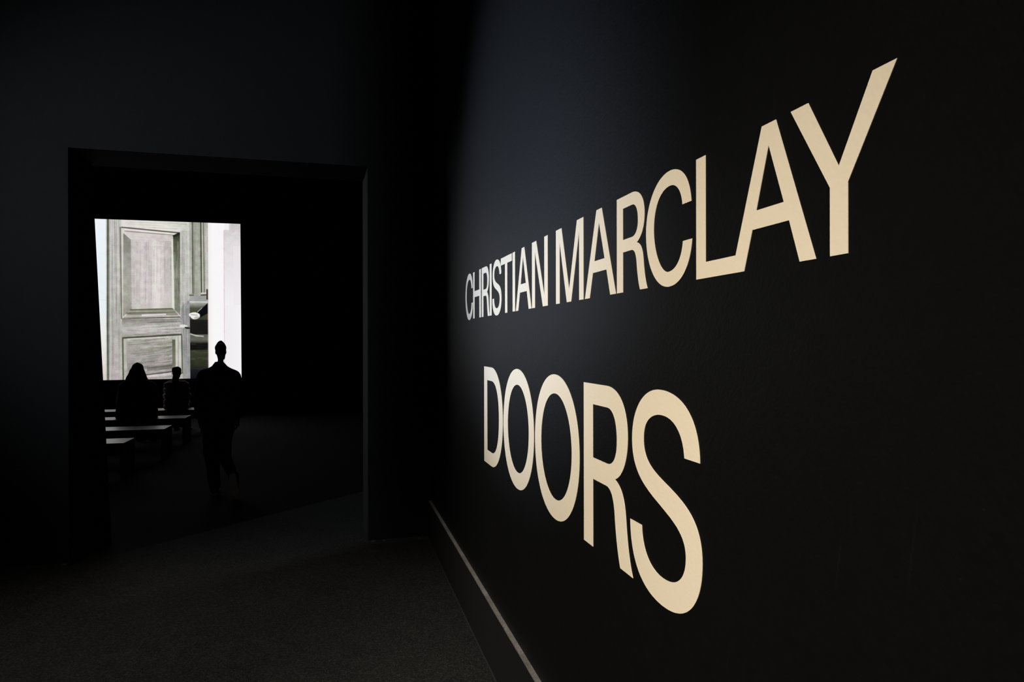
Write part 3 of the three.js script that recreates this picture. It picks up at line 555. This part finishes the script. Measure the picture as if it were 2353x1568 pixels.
seated('person', 'seated woman with long loose hair in a dark spreading coat, seen from behind', [-3.195, 0.452, -12.43], { k: 1.04, dress(g, k, s, J) {
  const coat = blend(0.06,
    cap(s([-0.13, 0.5, 0.0]), s([0.13, 0.5, 0.0]), 0.1, 0.1), cap(s([0, 0.57, 0.01]), s([0, 0.5, 0.02]), 0.07, 0.1),
    cap(s([-0.13, 0.42, 0.02]), s([-0.17, 0.06, 0.03]), 0.14, 0.15), cap(s([0.13, 0.42, 0.02]), s([0.16, 0.06, 0.03]), 0.14, 0.155),
    cap(s([0, 0.4, 0.03]), s([0, 0.06, 0.05]), 0.14, 0.15),
    cap(s([-0.185, 0.49, 0]), s([-0.245, 0.26, -0.06]), 0.085, 0.075), cap(s([-0.245, 0.26, -0.06]), s([-0.13, 0.19, -0.25]), 0.07, 0.05),
    cap(s([0.185, 0.49, 0]), s([0.245, 0.26, -0.06]), 0.085, 0.075), cap(s([0.245, 0.26, -0.06]), s([0.13, 0.19, -0.25]), 0.07, 0.05));
  mesh('coat', net((x, y, z) => Math.max(coat(x, y, z), 0.001 - y, z - 0.165 - 0.02 * Math.cos(5 * x)) + 0.004 * Math.sin(22 * y + 6 * x) * Math.sin(12 * x), [-0.42, -0.03, -0.36], [0.42, 0.72, 0.24], 0.012), M.cloth, g);
  const long = blend(0.05, ell([0, 0.815, 0.0], [0.092, 0.105, 0.115]), cap([-0.06, 0.76, 0.03], [-0.125, 0.6, 0.05], 0.055, 0.058), cap([0.06, 0.76, 0.03], [0.125, 0.6, 0.05], 0.055, 0.058), cap([0, 0.76, 0.05], [0, 0.52, 0.13], 0.075, 0.07));
  mesh('hair', net((x, y, z) => Math.max(long(x, y, z), -z - 0.06 - 0.4 * Math.max(0, y - 0.84)) + 0.004 * Math.sin(70 * x + 9 * y) * Math.sin(25 * y), [-0.24, 0.4, -0.16], [0.24, 0.96, 0.24], 0.006), M.hair, g);
} });
seated('person', 'seated person in a pale pinkish knit sweater, hair tied back, seen from behind', [-2.885, 0.452, -13.79], { k: 0.905, dress(g, k, s, J) {
  const top = blend(0.04,
    cap(s([-0.115, 0.52, 0]), s([0.115, 0.52, 0]), 0.075, 0.075), cap(s([0, 0.575, 0.005]), s([0, 0.53, 0.01]), 0.06, 0.08),
    cap(s([-0.09, 0.42, 0.01]), s([-0.1, 0.08, 0.015]), 0.115, 0.128), cap(s([0.09, 0.42, 0.01]), s([0.1, 0.08, 0.015]), 0.115, 0.128),
    cap(s([-0.165, 0.5, 0]), s([-0.19, 0.27, -0.05]), 0.066, 0.062), cap(s([-0.19, 0.27, -0.05]), s([-0.11, 0.19, -0.25]), 0.06, 0.042),
    cap(s([0.165, 0.5, 0]), s([0.19, 0.27, -0.05]), 0.066, 0.062), cap(s([0.19, 0.27, -0.05]), s([0.11, 0.19, -0.25]), 0.06, 0.042));
  const folds = (x, y, z) => 0.006 * Math.sin(58 * y + 10 * Math.abs(x) + 2 * z) + 0.004 * Math.sin(120 * y - 14 * x);
  mesh('sweater', net((x, y, z) => Math.max(top(x, y, z) + folds(x, y, z), 0.001 - y), [-0.34, -0.03, -0.34], [0.34, 0.66, 0.2], 0.009), M.knit, g);
  const crown = blend(0.02, ell([0, 0.7, -0.015], [0.08, 0.102, 0.1]), ell([-0.03, 0.745, 0.0], [0.05, 0.05, 0.07]), ell([0.03, 0.746, 0.0], [0.05, 0.05, 0.07]));
  const tail = blend(0.03, cap([0, 0.66, 0.07], [0.005, 0.55, 0.13], 0.045, 0.05), cap([0.005, 0.55, 0.13], [0.01, 0.36, 0.165], 0.055, 0.03));
  mesh('hair', net((x, y, z) => smin(Math.max(crown(x, y, z), -z - 0.07 + 0.25 * Math.min(0, y - 0.7)), tail(x, y, z), 0.03) + 0.0025 * Math.sin(80 * x + 12 * y), [-0.13, 0.3, -0.16], [0.13, 0.88, 0.24], 0.005), M.hair, g);
} });

// ------------------------------------------------------------------ unseen spotlights, out of view, placed to light lettering, doorway and carpet
function spot(cfg, label, edge, side, reach = 0.16) {
  const at = V(...cfg.at), to = V(...cfg.to), d = to.clone().sub(at).normalize();
  const g = thing('unseen_spotlight', label, 'spotlight', cfg.at, 'unseen gallery spotlights');
  const q = new THREE.Quaternion().setFromUnitVectors(V(0, 0, 1), d);
  const body = new THREE.LatheGeometry([[0.001, -0.3], [0.05, -0.3], [0.055, -0.28], [0.055, -0.03], [0.05, -0.028], [0.05, -0.05], [0.001, -0.055]].map(([a, b]) => new THREE.Vector2(a, b)), 24);
  body.rotateX(Math.PI / 2); body.applyQuaternion(q); mesh('housing', body, M.lampBlack, g);
  const lens = new THREE.CircleGeometry(0.048, 24); lens.translate(0, 0, -0.045); lens.applyQuaternion(q);
  const lm = mesh('lens', lens, new THREE.MeshStandardMaterial({ name: 'lamp_lens', color: 0x111111, emissive: lin(...cfg.color.map((c) => Math.min(1, c))), emissiveIntensity: 1 }), g); lm.castShadow = false;
  const stem = new THREE.CylinderGeometry(0.01, 0.01, H - at.y, 10); stem.translate(0, (H - at.y) / 2, 0); stem.translate(d.x * -0.18, d.y * -0.18 + 0.03, d.z * -0.18); stem.scale(1, 1, 1); mesh('stem', stem, M.lampBlack, g);
  if (edge) {                                              // unseen black plate, placed to darken the corner and doorway pier
    const e = V(edge[0] - at.x, 0, edge[1] - at.z).normalize(), s = V(-e.z, 0, e.x).multiplyScalar(side);
    const f = new THREE.BoxGeometry(0.4, 0.6, 0.004); f.translate(0.2, -0.2, 0);
    f.applyMatrix4(new THREE.Matrix4().makeBasis(s, V(0, 1, 0), V(0, 0, 0).crossVectors(s, V(0, 1, 0)))); f.translate(e.x * reach, 0, e.z * reach); mesh('unseen_shutter', f, M.lampBlack, g);
    const arm = new THREE.TubeGeometry(new THREE.CatmullRomCurve3([V(0, 0.06, 0).addScaledVector(d, -0.15), V(0, 0.2, 0).addScaledVector(e, reach * 0.5), V(0, 0.17, 0).addScaledVector(e, reach).addScaledVector(s, 0.05)]), 16, 0.006, 8); mesh('unseen_shutter_arm', arm, M.lampBlack, g);
  }
  const l = new THREE.SpotLight(lin(...cfg.color), cfg.cd, 0, cfg.angle, cfg.penumbra, 2);
  l.name = 'unseen_spot_beam'; l.position.copy(at); l.target.position.copy(to); l.castShadow = true; l.shadow.radius = cfg.soft; l.shadow.mapSize.set(2048, 2048); l.shadow.bias = -0.0005;
  l.target.name = 'spot_target'; scene.add(l, l.target);
}
spot(LIGHT.cool, 'unseen cool spotlight placed to light the far half of the lettering', [W, -4.45], -1);
spot(LIGHT.warm, 'unseen warm spotlight placed to light the near half of the lettering', [W, -5.0], -1);
spot(LIGHT.down, 'unseen weak warm spotlight placed to light the carpet before the doorway');
spot(LIGHT.side, 'unseen spotlight at the side, placed to light the doorway floor', [XR, ZD], 1, 0.4);

renderer.render(scene, camera);
